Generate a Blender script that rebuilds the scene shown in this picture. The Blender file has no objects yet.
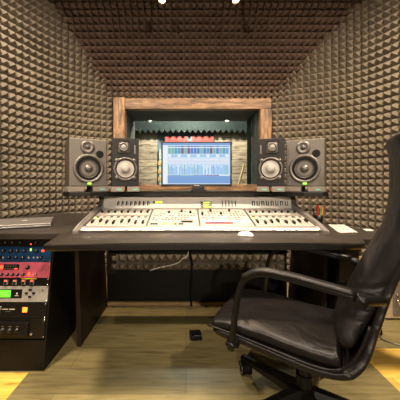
import bpy, bmesh, math, random
from mathutils import Vector, Matrix
random.seed(7)
PI = math.pi
scene = bpy.context.scene
COL = scene.collection
F, CX, CY, H = 270.0, 186.0, 185.0, 1.03

def at(x, y, D):
    return Vector(((x-CX)*D/F, D, H-(y-CY)*D/F))

# ------------------------------------------------------------------ materials
def mat(name, col, rough=0.6, metal=0.0, var=0.12, scale=30.0, bump=0.0, bscale=200.0, spec=0.5, emit=None, es=1.0, coat=0.0):
    m = bpy.data.materials.new(name); m.use_nodes = True
    nt = m.node_tree; b = nt.nodes['Principled BSDF']
    b.inputs['Roughness'].default_value = rough
    b.inputs['Metallic'].default_value = metal
    b.inputs['Specular IOR Level'].default_value = spec
    b.inputs['Coat Weight'].default_value = coat
    tc = nt.nodes.new('ShaderNodeTexCoord')
    n = nt.nodes.new('ShaderNodeTexNoise'); n.inputs['Scale'].default_value = scale; n.inputs['Detail'].default_value = 3
    nt.links.new(tc.outputs['Object'], n.inputs['Vector'])
    r = nt.nodes.new('ShaderNodeValToRGB')
    r.color_ramp.elements[0].position = 0.3; r.color_ramp.elements[1].position = 0.7
    r.color_ramp.elements[0].color = (*[c*(1-var) for c in col], 1)
    r.color_ramp.elements[1].color = (*[min(1, c*(1+var)) for c in col], 1)
    nt.links.new(n.outputs['Fac'], r.inputs['Fac']); nt.links.new(r.outputs['Color'], b.inputs['Base Color'])
    if bump > 0:
        n2 = nt.nodes.new('ShaderNodeTexNoise'); n2.inputs['Scale'].default_value = bscale
        nt.links.new(tc.outputs['Object'], n2.inputs['Vector'])
        bp = nt.nodes.new('ShaderNodeBump'); bp.inputs['Strength'].default_value = bump; bp.inputs['Distance'].default_value = 0.004
        nt.links.new(n2.outputs['Fac'], bp.inputs['Height']); nt.links.new(bp.outputs['Normal'], b.inputs['Normal'])
    if emit:
        b.inputs['Emission Color'].default_value = (*emit, 1); b.inputs['Emission Strength'].default_value = es
    return m

def wood(name, c1, c2, dark, stretch=(1, 14, 14), scale=3.0, rough=0.55, planks=None, darkamt=0.5, mortar=(0.02, 0.015, 0.01), axes='XY', bumpd=0.004):
    m = bpy.data.materials.new(name); m.use_nodes = True
    nt = m.node_tree; b = nt.nodes['Principled BSDF']; b.inputs['Roughness'].default_value = rough
    L = nt.links.new
    tc = nt.nodes.new('ShaderNodeTexCoord')
    mp = nt.nodes.new('ShaderNodeMapping'); mp.inputs['Scale'].default_value = stretch
    L(tc.outputs['Object'], mp.inputs['Vector'])
    n = nt.nodes.new('ShaderNodeTexNoise'); n.inputs['Scale'].default_value = scale; n.inputs['Detail'].default_value = 6; n.inputs['Roughness'].default_value = 0.6
    n.inputs['Distortion'].default_value = 0.6
    L(mp.outputs['Vector'], n.inputs['Vector'])
    r = nt.nodes.new('ShaderNodeValToRGB'); e = r.color_ramp.elements
    e[0].position = 0.33; e[0].color = (*dark, 1); e[1].position = 0.68; e[1].color = (*c2, 1)
    k = e.new(0.33+0.17*(1-darkamt)+0.04); k.color = (*c1, 1)
    L(n.outputs['Fac'], r.inputs['Fac'])
    out = r.outputs['Color']
    if planks:
        bw, rh, off = planks
        sx = nt.nodes.new('ShaderNodeSeparateXYZ'); cx = nt.nodes.new('ShaderNodeCombineXYZ')
        L(tc.outputs['Object'], sx.inputs['Vector'])
        L(sx.outputs[axes[0]], cx.inputs['X']); L(sx.outputs[axes[1]], cx.inputs['Y'])
        br = nt.nodes.new('ShaderNodeTexBrick'); br.inputs['Scale'].default_value = 1.0
        br.inputs['Brick Width'].default_value = bw; br.inputs['Row Height'].default_value = rh
        br.inputs['Mortar Size'].default_value = off; br.inputs['Mortar Smooth'].default_value = 0.3
        br.inputs['Color1'].default_value = (0.78, 0.78, 0.78, 1); br.inputs['Color2'].default_value = (1.1, 1.1, 1.1, 1)
        br.inputs['Mortar'].default_value = (*mortar, 1)
        L(cx.outputs['Vector'], br.inputs['Vector'])
        mx = nt.nodes.new('ShaderNodeMix'); mx.data_type = 'RGBA'; mx.blend_type = 'MULTIPLY'; mx.inputs[0].default_value = 1
        L(out, mx.inputs[6]); L(br.outputs['Color'], mx.inputs[7]); out = mx.outputs[2]
    L(out, b.inputs['Base Color'])
    bp = nt.nodes.new('ShaderNodeBump'); bp.inputs['Strength'].default_value = 0.4; bp.inputs['Distance'].default_value = bumpd
    L(n.outputs['Fac'], bp.inputs['Height']); L(bp.outputs['Normal'], b.inputs['Normal'])
    return m

M = {}
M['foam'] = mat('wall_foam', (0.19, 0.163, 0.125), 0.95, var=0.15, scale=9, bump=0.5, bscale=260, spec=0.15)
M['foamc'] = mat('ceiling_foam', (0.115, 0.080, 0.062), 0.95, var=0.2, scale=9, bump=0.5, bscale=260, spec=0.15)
M['foamback'] = mat('foam_backing', (0.05, 0.04, 0.03), 0.95)
M['teal'] = mat('dark_teal_foam', (0.022, 0.034, 0.034), 0.9, var=0.3, scale=40, bump=0.6, bscale=120)
M['frame'] = wood('rustic_wood', (0.15, 0.080, 0.034), (0.28, 0.165, 0.078), (0.03, 0.014, 0.006), (1.6, 9, 12), 3.2, darkamt=0.15)
M['framev'] = wood('rustic_wood_upright', (0.19, 0.105, 0.045), (0.34, 0.21, 0.10), (0.03, 0.014, 0.006), (12, 9, 1.6), 3.2, darkamt=0.15)
M['plank'] = wood('booth_planks', (0.44, 0.345, 0.26), (0.66, 0.55, 0.44), (0.12, 0.08, 0.055), (1.5, 8, 9), 2.8, planks=(1.7, 0.125, 0.004), axes='XZ')
M['floor'] = wood('olive_laminate', (0.25, 0.205, 0.088), (0.31, 0.26, 0.115), (0.18, 0.145, 0.06), (1.6, 14, 1), 3.2, rough=0.42, planks=(1.3, 0.19, 0.0015), mortar=(0.35, 0.35, 0.3), bumpd=0.001)
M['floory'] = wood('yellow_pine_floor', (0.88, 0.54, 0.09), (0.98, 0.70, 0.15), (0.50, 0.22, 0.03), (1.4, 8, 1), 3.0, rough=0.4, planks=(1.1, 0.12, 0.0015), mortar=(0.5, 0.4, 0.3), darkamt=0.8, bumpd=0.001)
M['desk'] = mat('dark_desk_laminate', (0.030, 0.025, 0.021), 0.33, var=0.25, spec=0.35, scale=7, bump=0.08, bscale=90)
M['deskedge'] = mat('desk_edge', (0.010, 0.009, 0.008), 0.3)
M['black'] = mat('black_board', (0.006, 0.005, 0.0045), 0.45, var=0.3, scale=12, spec=0.2)
M['brownboard'] = mat('dark_brown_board', (0.022, 0.015, 0.009), 0.5, spec=0.2)
M['batten'] = wood('pale_batten', (0.40, 0.26, 0.12), (0.5, 0.33, 0.16), (0.2, 0.12, 0.05), (1, 9, 9), 3)
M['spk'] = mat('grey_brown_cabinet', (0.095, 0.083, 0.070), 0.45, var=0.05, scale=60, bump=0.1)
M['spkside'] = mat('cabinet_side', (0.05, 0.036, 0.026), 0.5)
M['spkblk'] = mat('black_cabinet', (0.008, 0.0075, 0.007), 0.5, var=0.2, spec=0.25)
M['cone'] = mat('dark_cone', (0.035, 0.031, 0.027), 0.33)
M['ring'] = mat('grey_metal_ring', (0.26, 0.24, 0.21), 0.35, 0.6)
M['spkring'] = mat('speaker_trim_ring', (0.11, 0.10, 0.088), 0.4, 0.4)
M['darkring'] = mat('dark_metal_ring', (0.10, 0.09, 0.08), 0.35, 0.5)
M['white_cone'] = mat('white_paper_cone', (0.25, 0.24, 0.22), 0.6, spec=0.2)
M['green_led'] = mat('green_led', (0.1, 0.6, 0.05), 0.4, emit=(0.35, 1.0, 0.05), es=1.6)
M['yellow_led'] = mat('yellow_led', (0.6, 0.6, 0.05), 0.4, emit=(0.75, 1.0, 0.05), es=1.0)
M['red_led'] = mat('red_led', (0.8, 0.05, 0.02), 0.4, emit=(1.0, 0.06, 0.02), es=2.2)
M['orange_led'] = mat('orange_led', (0.9, 0.2, 0.02), 0.4, emit=(1.0, 0.16, 0.01), es=2.4)
M['lcd'] = mat('green_lcd', (0.1, 0.6, 0.05), 0.3, emit=(0.12, 0.95, 0.02), es=0.9)
M['pad'] = mat('grey_pad', (0.16, 0.135, 0.11), 0.8, bump=0.3)
M['padlabel'] = mat('pad_label', (0.10, 0.35, 0.33), 0.5)
M['plastic'] = mat('black_plastic', (0.006, 0.0057, 0.0053), 0.35, spec=0.3)
M['rubber'] = mat('black_rubber', (0.006, 0.006, 0.006), 0.75, spec=0.15)
M['console'] = mat('pale_console_panel', (0.36, 0.335, 0.29), 0.5, var=0.04)
M['consoleb'] = mat('meter_bridge_silver', (0.85, 0.82, 0.76), 0.4, 0.0, var=0.04)
M['cheek'] = mat('console_cheek', (0.24, 0.22, 0.19), 0.3, 0.5)
M['silver'] = mat('silver_metal', (0.45, 0.43, 0.40), 0.35, 0.7, var=0.05)
M['alu'] = mat('laptop_aluminium', (0.20, 0.19, 0.18), 0.40, 0.4, var=0.03)
M['white'] = mat('white_plastic', (0.55, 0.53, 0.49), 0.4, var=0.03)
M['key'] = mat('grey_button', (0.14, 0.13, 0.12), 0.5)
M['blue'] = mat('blue_faceplate', (0.008, 0.055, 0.16), 0.4, 0.2)
M['pink'] = mat('pink_red_faceplate', (0.62, 0.12, 0.19), 0.45, 0.0)
M['steel'] = mat('brushed_steel', (0.42, 0.41, 0.38), 0.4, 0.4, var=0.12, scale=50)
M['screw'] = mat('screw_chrome', (0.7, 0.68, 0.65), 0.25, 0.9)
M['paper'] = mat('paper', (0.5, 0.48, 0.43), 0.7, var=0.02)
M['ink'] = mat('ink', (0.15, 0.09, 0.06), 0.7)
M['leather'] = None
M['red'] = mat('red_plastic', (0.65, 0.03, 0.02), 0.4)
M['green'] = mat('green_plastic', (0.02, 0.38, 0.16), 0.4)
M['orange'] = mat('orange_plastic', (0.85, 0.25, 0.03), 0.4)
M['yellow'] = mat('yellow_plastic', (0.75, 0.6, 0.03), 0.4)
M['beige'] = mat('beige_case', (0.42, 0.34, 0.22), 0.45)
M['bluepanel'] = mat('blue_grey_panel', (0.12, 0.18, 0.24), 0.7)
M['redpanel'] = mat('red_panel', (0.42, 0.05, 0.05), 0.6)
M['paleteal'] = mat('pale_teal_board', (0.38, 0.52, 0.47), 0.6)
M['tan'] = mat('tan_block', (0.55, 0.38, 0.20), 0.6)
M['copper'] = mat('copper_strip', (0.35, 0.18, 0.10), 0.4, 0.4)
M['bulb'] = mat('lamp_bulb', (1, 0.9, 0.7), 0.4, emit=(1.0, 0.72, 0.42), es=110)

M['bulbdim'] = mat('lamp_bulb_frosted', (1, 0.9, 0.7), 0.4, emit=(1.0, 0.72, 0.42), es=4)
M['valance'] = mat('valance_foam', (0.016, 0.026, 0.028), 0.9, var=0.3, scale=40, bump=0.6, bscale=120)
def leather():
    m = mat('black_leather', (0.008, 0.0065, 0.006), 0.40, var=0.2, scale=14, spec=0.35)
    nt = m.node_tree; L = nt.links.new; b = nt.nodes['Principled BSDF']
    tc = nt.nodes.new('ShaderNodeTexCoord')
    v = nt.nodes.new('ShaderNodeTexVoronoi'); v.inputs['Scale'].default_value = 380
    n = nt.nodes.new('ShaderNodeTexNoise'); n.inputs['Scale'].default_value = 6; n.inputs['Distortion'].default_value = 1.6; n.inputs['Detail'].default_value = 2
    L(tc.outputs['Object'], v.inputs['Vector']); L(tc.outputs['Object'], n.inputs['Vector'])
    b1 = nt.nodes.new('ShaderNodeBump'); b1.inputs['Strength'].default_value = 0.12; b1.inputs['Distance'].default_value = 0.001
    b2 = nt.nodes.new('ShaderNodeBump'); b2.inputs['Strength'].default_value = 0.5; b2.inputs['Distance'].default_value = 0.02
    L(v.outputs['Distance'], b1.inputs['Height']); L(n.outputs['Fac'], b2.inputs['Height'])
    L(b2.outputs['Normal'], b1.inputs['Normal']); L(b1.outputs['Normal'], b.inputs['Normal'])
    return m
M['leather'] = leather()

def glass():
    m = bpy.data.materials.new('window_glass'); m.use_nodes = True
    nt = m.node_tree; nt.nodes.clear()
    o = nt.nodes.new('ShaderNodeOutputMaterial'); t = nt.nodes.new('ShaderNodeBsdfTransparent'); g = nt.nodes.new('ShaderNodeBsdfGlossy')
    t.inputs['Color'].default_value = (0.90, 0.96, 0.95, 1); g.inputs['Roughness'].default_value = 0.02
    mx = nt.nodes.new('ShaderNodeMixShader'); fr = nt.nodes.new('ShaderNodeFresnel'); fr.inputs['IOR'].default_value = 1.45
    nt.links.new(fr.outputs[0], mx.inputs[0]); nt.links.new(t.outputs[0], mx.inputs[1]); nt.links.new(g.outputs[0], mx.inputs[2])
    nt.links.new(mx.outputs[0], o.inputs['Surface'])
    return m
M['glass'] = glass()

# ------------------------------------------------------------------ builders
class MB:
    def __init__(s): s.bm = bmesh.new(); s.mats = []
    def mi(s, m):
        if m not in s.mats: s.mats.append(m)
        return s.mats.index(m)
    def _fin(s, faces, m, smooth=False):
        i = s.mi(m)
        for f in faces: f.material_index = i; f.smooth = smooth
    def box(s, x0, x1, y0, y1, z0, z1, m, bev=0.0, seg=2, T=None):
        g = bmesh.ops.create_cube(s.bm, size=1.0)
        vs = g['verts']
        mt = Matrix.Translation(((x0+x1)/2, (y0+y1)/2, (z0+z1)/2)) @ Matrix.Diagonal((abs(x1-x0), abs(y1-y0), abs(z1-z0), 1))
        bmesh.ops.transform(s.bm, matrix=mt, verts=vs)
        fs = list({f for v in vs for f in v.link_faces})
        if bev > 0:
            es = list({e for v in vs for e in v.link_edges})
            i = s.mi(m)
            for f in fs: f.material_index = i
            r = bmesh.ops.bevel(s.bm, geom=es, offset=bev, segments=seg, affect='EDGES', profile=0.5)
            vs = list({v for f in r['faces'] for v in f.verts} | {v for v in vs if v.is_valid})
            fs = list({f for v in vs for f in v.link_faces})
        s._fin(fs, m, False)
        if T is not None: bmesh.ops.transform(s.bm, matrix=T, verts=vs)
        return vs
    def lathe(s, prof, m, seg=24, T=None, smooth=True):
        """prof: list of (r, h) revolved round +Z"""
        rings = []
        for r, h in prof:
            if r < 1e-6: rings.append([s.bm.verts.new((0, 0, h))])
            else: rings.append([s.bm.verts.new((r*math.cos(2*PI*k/seg), r*math.sin(2*PI*k/seg), h)) for k in range(seg)])
        fs = []
        for a, b in zip(rings[:-1], rings[1:]):
            for k in range(seg):
                k2 = (k+1) % seg
                if len(a) == 1 and len(b) == 1: continue
                if len(a) == 1: fs.append(s.bm.faces.new((a[0], b[k], b[k2])))
                elif len(b) == 1: fs.append(s.bm.faces.new((a[k], a[k2], b[0])))
                else: fs.append(s.bm.faces.new((a[k], a[k2], b[k2], b[k])))
        s._fin(fs, m, smooth)
        vs = [v for r in rings for v in r]
        if T is not None: bmesh.ops.transform(s.bm, matrix=T, verts=vs)
        return vs
    def cyl(s, p0, p1, r0, m, r1=None, seg=16, smooth=True):
        p0, p1 = Vector(p0), Vector(p1); d = p1-p0; L = d.length
        r1 = r0 if r1 is None else r1
        T = Matrix.Translation(p0) @ d.to_track_quat('Z', 'Y').to_matrix().to_4x4()
        return s.lathe([(0, 0), (r0, 0), (r0, L*1e-3), (r1, L*(1-1e-3)), (r1, L), (0, L)], m, seg, T, smooth)
    def tube(s, pts, r, m, seg=8, rz=None, up=Vector((0, 0, 1)), sub=6):
        """swept ellipse along Catmull-Rom path; r = half width sideways, rz = half height"""
        pts = [Vector(p) for p in pts]; rz = r if rz is None else rz
        P = []
        q = [pts[0]*2-pts[1]]+pts+[pts[-1]*2-pts[-2]]
        for i in range(1, len(q)-2):
            for k in range(sub):
                t = k/sub
                P.append(0.5*((2*q[i])+(q[i+1]-q[i-1])*t+(2*q[i-1]-5*q[i]+4*q[i+1]-q[i+2])*t*t+(3*q[i]-q[i-1]-3*q[i+1]+q[i+2])*t**3))
        P.append(pts[-1])
        rings = []; side = None
        for i, p in enumerate(P):
            d = (P[min(i+1, len(P)-1)]-P[max(i-1, 0)]).normalized()
            if side is None:
                side = d.cross(up)
                if side.length < 1e-3: side = d.cross(Vector((1, 0, 0)))
            else: side = side-d*side.dot(d)
            side.normalize(); n = side.cross(d)
            rings.append([s.bm.verts.new(p+side*r*math.cos(2*PI*k/seg)+n*rz*math.sin(2*PI*k/seg)) for k in range(seg)])
        fs = []
        for a, b in zip(rings[:-1], rings[1:]):
            for k in range(seg): fs.append(s.bm.faces.new((a[k], a[(k+1) % seg], b[(k+1) % seg], b[k])))
        fs.append(s.bm.faces.new(rings[0][::-1])); fs.append(s.bm.faces.new(rings[-1]))
        s._fin(fs, m, True)
    def prism(s, poly, z0, z1, m, T=None, bev=0, seg=2, smooth=False):
        a = [s.bm.verts.new((p[0], p[1], z0)) for p in poly]; b = [s.bm.verts.new((p[0], p[1], z1)) for p in poly]
        fs = [s.bm.faces.new(a[::-1]), s.bm.faces.new(b)]
        n = len(poly)
        for i in range(n): fs.append(s.bm.faces.new((a[i], a[(i+1) % n], b[(i+1) % n], b[i])))
        i = s.mi(m)
        for f in fs: f.material_index = i
        vs = a+b
        if bev > 0:
            es = list(set(list(fs[0].edges)+list(fs[1].edges)))
            r = bmesh.ops.bevel(s.bm, geom=es, offset=bev, segments=seg, affect='EDGES', profile=0.5)
            vs = list({v for f in r['faces'] for v in f.verts} | {v for v in vs if v.is_valid})
            fs = list({f for v in vs for f in v.link_faces})
        s._fin(fs, m, smooth)
        if T is not None: bmesh.ops.transform(s.bm, matrix=T, verts=vs)
        return vs
    def quad(s, pts, m):
        f = s.bm.faces.new([s.bm.verts.new(p) for p in pts]); s._fin([f], m)
    def build(s, name, parent=None, smooth_angle=None):
        bmesh.ops.recalc_face_normals(s.bm, faces=s.bm.faces[:])
        me = bpy.data.meshes.new(name); s.bm.to_mesh(me); s.bm.free()
        for m in s.mats: me.materials.append(m)
        o = bpy.data.objects.new(name, me); COL.objects.link(o)
        if parent is not None: o.parent = parent
        if smooth_angle is not None:
            for p in me.polygons: p.use_smooth = True
            me.set_sharp_from_angle(angle=smooth_angle)
        return o

def tag(o, label=None, cat=None, group=None, kind=None):
    if label: o['label'] = label
    if cat: o['category'] = cat
    if group: o['group'] = group
    if kind: o['kind'] = kind
    return o
def thing(name, label, cat, loc=(0, 0, 0), rot=(0, 0, 0), group=None):
    o = bpy.data.objects.new(name, None); COL.objects.link(o)
    o.location = loc; o.rotation_euler = rot; o.empty_display_size = 0.05
    return tag(o, label, cat, group)
def struct(o): o['kind'] = 'structure'; return o
def copy_tree(o, parent=None):
    c = o.copy(); COL.objects.link(c)
    if parent is not None: c.parent = parent
    for ch in [x for x in bpy.data.objects if x.parent == o]: copy_tree(ch, c)
    return c
RX90 = Matrix.Rotation(PI/2, 4, 'X')   # +Z -> -Y (towards the viewer)

# ------------------------------------------------------------------ room shell
p = 0.068; PH = 0.058
DW = 3.1
XL, XR = -0.838, 0.976
PROF = [(3.1, 2.02), (3.03, 2.25), (2.96, 2.46), (2.87, 2.68), (2.74, 2.87), (2.55, 2.99), (2.3, 3.04), (1.4, 3.06), (0.4, 3.06)]
def prof_z(D):
    if D >= PROF[0][0]: return PROF[0][1]
    for (a, za), (b, zb) in zip(PROF[:-1], PROF[1:]):
        if D >= b: return za+(zb-za)*(a-D)/(a-b)
    return PROF[-1][1]
def resample(pts, step):
    out = [Vector(pts[0])]; cur = Vector(pts[0]); i = 1
    while i < len(pts):
        d = Vector(pts[i])-cur
        if d.length >= step: cur = cur+d.normalized()*step; out.append(cur.copy())
        else: i += 1
    return out
def curve_wall(x0, sgn, angs):
    pts = [Vector((x0, DW))]; t = 0
    while pts[-1].y > 0.3:
        a = None
        for (t0, a0), (t1, a1) in zip(angs[:-1], angs[1:]):
            if t0 <= t <= t1: a = a0+(a1-a0)*(t-t0)/(t1-t0)
        if a is None: a = angs[-1][1]
        a = math.radians(a)
        pts.append(pts[-1]+Vector((sgn*math.cos(a), -math.sin(a)))*p); t += p
    return pts
LW = curve_wall(XL, -1, [(0, 25), (0.35, 36), (0.6, 55), (0.8, 66), (1.2, 72), (1.6, 86), (2.2, 90)])
RW = curve_wall(XR, 1, [(0, 16), (0.5, 26), (0.8, 45), (1.0, 66), (1.4, 76), (1.8, 86), (2.4, 90)])
def wall_D(x):
    W = LW if x < 0 else RW
    if XL <= x <= XR: return DW
    ax = abs(x)
    for a, b in zip(W[:-1], W[1:]):
        if abs(a.x) <= ax <= abs(b.x): return a.y+(b.y-a.y)*(ax-abs(a.x))/max(1e-6, abs(b.x)-abs(a.x))
    return -9
def pyr(bm, a, b, c, d, n, h):
    v = [bm.verts.new(q) for q in (a, b, c, d)]
    ce = (a+b+c+d)/4+n*h
    t = 0.06
    tv = [bm.verts.new(ce*(1-t)+q*t+n*(-h*0.0)) for q in (a, b, c, d)]
    for i in range(4):
        j = (i+1) % 4
        bm.faces.new((v[i], v[j], tv[j], tv[i]))
    bm.faces.new(tv)
def foam_wall(name, line, nside, zrows=46, skip=None, m=None, backing=True):
    mb = MB(); mb.mi(m or M['foam']); bk = mb.mi(M['foamback'])
    for a, b in zip(line[:-1], line[1:]):
        d = (b-a).normalized(); n2 = Vector((-d.y, d.x))*nside
        n = Vector((n2.x, n2.y, 0))
        for r in range(zrows):
            z0, z1 = r*p, (r+1)*p
            mid = (a+b)/2
            if z0 > prof_z(mid.y)+0.02: continue
            if skip and skip(mid.x, (z0+z1)/2): continue
            pyr(mb.bm, Vector((a.x, a.y, z0)), Vector((b.x, b.y, z0)), Vector((b.x, b.y, z1)), Vector((a.x, a.y, z1)), n, PH)
    o = mb.build(name)
    return struct(o)
def flip_fix(o, inward):
    me = o.data; bm = bmesh.new(); bm.from_mesh(me)
    for f in bm.faces:
        if f.normal.dot(inward(f.calc_center_median())) < 0: f.normal_flip()
    bm.to_mesh(me); bm.free()
inw = lambda c: Vector((0.05, 1.0, 1.3))-c
FX0, FX1, FZ0, FZ1 = -0.815, 0.962, 0.955, 2.005        # window frame outside
OX0, OX1, OZ0, OZ1 = -0.685, 0.835, 1.035, 1.885        # opening
nb = int(round((XR-XL)/p)); stepb = (XR-XL)/nb
backline = [Vector((XL+i*stepb, DW)) for i in range(nb+1)]
skipw = lambda x, z: FX0+0.03 < x < FX1-0.03 and FZ0+0.03 < z < FZ1-0.02
for nm, ln, ns, sk in (('wall_left', LW, 1, None), ('wall_right', RW, -1, None), ('wall_back', backline, -1, skipw)):
    o = foam_wall(nm, ln, ns, skip=sk); flip_fix(o, inw)
# ceiling foam
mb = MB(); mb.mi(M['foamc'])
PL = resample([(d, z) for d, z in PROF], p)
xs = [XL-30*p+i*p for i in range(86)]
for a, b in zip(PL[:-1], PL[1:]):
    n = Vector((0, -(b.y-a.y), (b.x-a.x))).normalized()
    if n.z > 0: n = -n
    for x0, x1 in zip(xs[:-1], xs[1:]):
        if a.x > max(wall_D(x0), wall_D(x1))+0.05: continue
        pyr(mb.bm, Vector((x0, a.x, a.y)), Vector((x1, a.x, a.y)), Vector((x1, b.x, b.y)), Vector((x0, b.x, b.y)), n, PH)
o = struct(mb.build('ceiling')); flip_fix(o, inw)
# plain shell behind the foam and behind the camera
mb = MB()
ex = 0.03
def panel(ax, ay, bx, by, z0, z1, th, m): # vertical slab
    a, b = Vector((ax, ay)), Vector((bx, by)); d = (b-a).normalized(); n = Vector((-d.y, d.x))*th
    mb.prism([a, b, b+n, a+n], z0, z1, m)
for W, sg in ((LW, -1), (RW, 1)):
    for a, b in zip(W[:-1:3], W[3::3]):
        panel(a.x+sg*0.012, a.y+0.012, b.x+sg*0.012, b.y+0.012, 0, 3.15, 0.05 if sg > 0 else -0.05, M['foamback'])
struct(mb.build('wall_backing'))
mb = MB()
xa, xb = LW[-1].x, RW[-1].x
mb.box(xa-0.05, xa, -2.5, LW[-1].y+0.1, 0, 3.1, M['foam']); struct(mb.build('wall_left_rear'))
mb = MB(); mb.box(xb, xb+0.05, -2.5, RW[-1].y+0.1, 0, 3.1, M['foam']); struct(mb.build('wall_right_rear'))
mb = MB(); mb.box(xa-0.05, xb+0.05, -2.55, -2.5, 0, 3.1, M['foam']); struct(mb.build('wall_rear'))
mb = MB(); mb.box(xa-0.05, xb+0.05, -2.5, 0.42, 3.06, 3.12, M['foamc']); struct(mb.build('ceiling_rear'))
# floor : olive laminate with two yellow pine areas
mb = MB()
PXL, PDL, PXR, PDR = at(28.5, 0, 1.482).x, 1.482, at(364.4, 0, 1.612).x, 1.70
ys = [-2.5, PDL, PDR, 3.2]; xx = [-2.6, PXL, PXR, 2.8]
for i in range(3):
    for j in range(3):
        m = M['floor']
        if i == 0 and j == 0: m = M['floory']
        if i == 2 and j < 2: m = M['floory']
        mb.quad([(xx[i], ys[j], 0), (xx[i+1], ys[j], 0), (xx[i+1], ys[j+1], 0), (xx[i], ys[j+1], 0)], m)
struct(mb.build('floor'))

# ------------------------------------------------------------------ window
w = bpy.data.objects.new('window_1', None); COL.objects.link(w); w['kind'] = 'structure'
w.location = (0.07, DW, FZ0)
def bw(name, fn):
    mb = MB(); fn(mb); o = mb.build(name, w); o.matrix_parent_inverse = Matrix.Translation(-Vector(w.location)); return o
yf = DW-0.065
bw('window_frame', lambda b: (b.box(FX0+0.10, FX1, yf, DW+0.02, OZ1, FZ1, M['frame'], 0.006),
                              b.box(FX0, OX0, yf-0.012, DW+0.02, FZ0, FZ1+0.01, M['framev'], 0.006),
                              b.box(OX1, FX1, yf-0.008, DW+0.02, FZ0, OZ1-0.001, M['framev'], 0.006),
                              b.box(OX0, OX1, yf+0.01, DW+0.02, FZ0, OZ0, M['frame'], 0.006)))
def reveal(b):
    e = 0.03
    b.box(OX0-e, OX0, DW+0.021, 3.62, OZ0-e, OZ1+e, M['teal']); b.box(OX1, OX1+e, DW+0.021, 3.62, OZ0-e, OZ1+e, M['teal'])
    b.box(OX0, OX1, DW+0.021, 3.62, OZ1, OZ1+e, M['teal']); b.box(OX0, OX1, DW+0.021, 3.62, OZ0-e, OZ0, M['frame'])
    # wedge ribs lining the right hand cheek
    n = 9
    for i in range(n):
        y = 3.14+i*0.05
        b.prism([(OX1, y), (OX1-0.03, y+0.025), (OX1, y+0.05)], OZ0, OZ1, M['teal'])
bw('reveal', reveal)
bw('pane', lambda b: b.box(OX0, OX1-0.03, 3.30, 3.306, OZ0, OZ1, M['glass']))

# booth behind the glass
def one(name, fn, kind='structure'):
    mb = MB(); fn(mb); o = mb.build(name)
    if kind: o['kind'] = kind
    return o
BY = 5.0
one('wall_booth_left_planks', lambda b: b.box(-2.0, at(157, 0, BY).x, BY, BY+0.05, 0, 2.6, M['plank']))
one('wall_booth_right_planks', lambda b: b.box(at(214.5, 0, BY).x, 2.2, BY, BY+0.05, 0, 2.6, M['plank']))
one('wall_booth_recess', lambda b: b.box(at(157, 0, BY).x, at(214.5, 0, BY).x, BY+0.03, BY+0.08, 0, 2.6, M['bluepanel']))
one('wall_booth_left', lambda b: b.box(-2.05, -2.0, 3.63, BY, 0, 2.6, M['teal']))
one('wall_booth_right', lambda b: b.box(2.2, 2.25, 3.63, BY, 0, 2.6, M['teal']))
one('ceiling_booth', lambda b: b.box(-2.0, 2.2, 3.63, BY, 2.55, 2.6, M['teal']))
one('floor_booth', lambda b: b.box(-2.0, 2.2, 3.63, BY, -0.02, 0, M['floor']))
one('wall_booth_front', lambda b: (b.box(-2.0, OX0-0.03, 3.58, 3.62, 0, 2.6, M['teal']), b.box(OX1+0.03, 2.2, 3.58, 3.62, 0, 2.6, M['teal']),
                                 b.box(OX0-0.03, OX1+0.03, 3.58, 3.62, 0, OZ0-0.03, M['teal']), b.box(OX0-0.03, OX1+0.03, 3.58, 3.62, OZ1+0.03, 2.6, M['teal'])))
# saw-toothed foam valance
def valance(b):
    y = 4.85; zt = 2.54; zb = at(0, 131.5, y).z; am = 0.03; pitch = 0.10
    x0, x1 = -1.98, 2.1
    n = int((x1-x0)/pitch); pts = [(x0, zt)]
    for i in range(n+1):
        pts.append((x0+i*pitch, zb+am)); pts.append((x0+(i+0.5)*pitch, zb-am))
    pts.append((x0+(n+1)*pitch, zb+am)); pts.append((x0+(n+1)*pitch, zt))
    b.prism(pts, -0.03, 0.03, M['valance'], T=Matrix.Translation((0, y, 0)) @ RX90)
o = one('foam_valance', valance, None)
tag(o, 'dark teal saw-toothed foam strip hanging inside the booth at the top of the window', 'acoustic foam')
a, b_ = at(165, 137, BY), at(213.5, 149, BY)
o = one('sound_panel', lambda b: (b.box(a.x, b_.x, BY-0.05, BY+0.03, b_.z, a.z, M['redpanel'], 0.004), b.box(a.x+0.43, a.x+0.50, BY-0.056, BY-0.049, b_.z, a.z, M['bluepanel'])), None)
tag(o, 'flat red panel on the booth wall just above the computer screen', 'wall panel')
a, b_ = at(159, 149.5, BY), at(213.5, 186, BY)
o = one('notice_board', lambda b: b.box(a.x, b_.x, BY-0.02, BY+0.025, b_.z, a.z, M['paleteal'], 0.004), None)
tag(o, 'pale green board below the red panel, behind the screen', 'board')
o0 = None
for i, (yy, lab) in enumerate(((163.5, 'topmost of three small tan blocks on the booth wall left of the screen'), (171.5, 'middle of three small tan blocks on the booth wall left of the screen'), (179, 'lowest of three small tan blocks on the booth wall left of the screen'))):
    if o0 is None:
        c = at(159, yy, BY)
        mb = MB(); mb.box(-0.035, 0.035, -0.03, 0, -0.04, 0.04, M['tan'], 0.005); o0 = o = mb.build('wall_socket')
    else: o = o0.copy(); COL.objects.link(o)
    o.location = (at(160, yy, BY).x, BY, at(0, yy, BY).z); tag(o, lab, 'socket', 'tan blocks on the booth wall')
t = thing('microphone_stand', 'thin leaning stand behind the glass at the right end of the window', 'stand', (at(238, 0, 4.2).x, 4.2, 0))
mb = MB(); mb.cyl((0, 0, 0), (0, 0, 0.02), 0.12, M['plastic']); mb.build('base', t)
mb = MB(); mb.cyl((0, 0, 0.02), (0, 0, 1.0), 0.012, M['tan']); mb.cyl((0, 0, 1.0), (0.10, 0, 1.36), 0.016, M['tan']); mb.build('pole', t)

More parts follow.
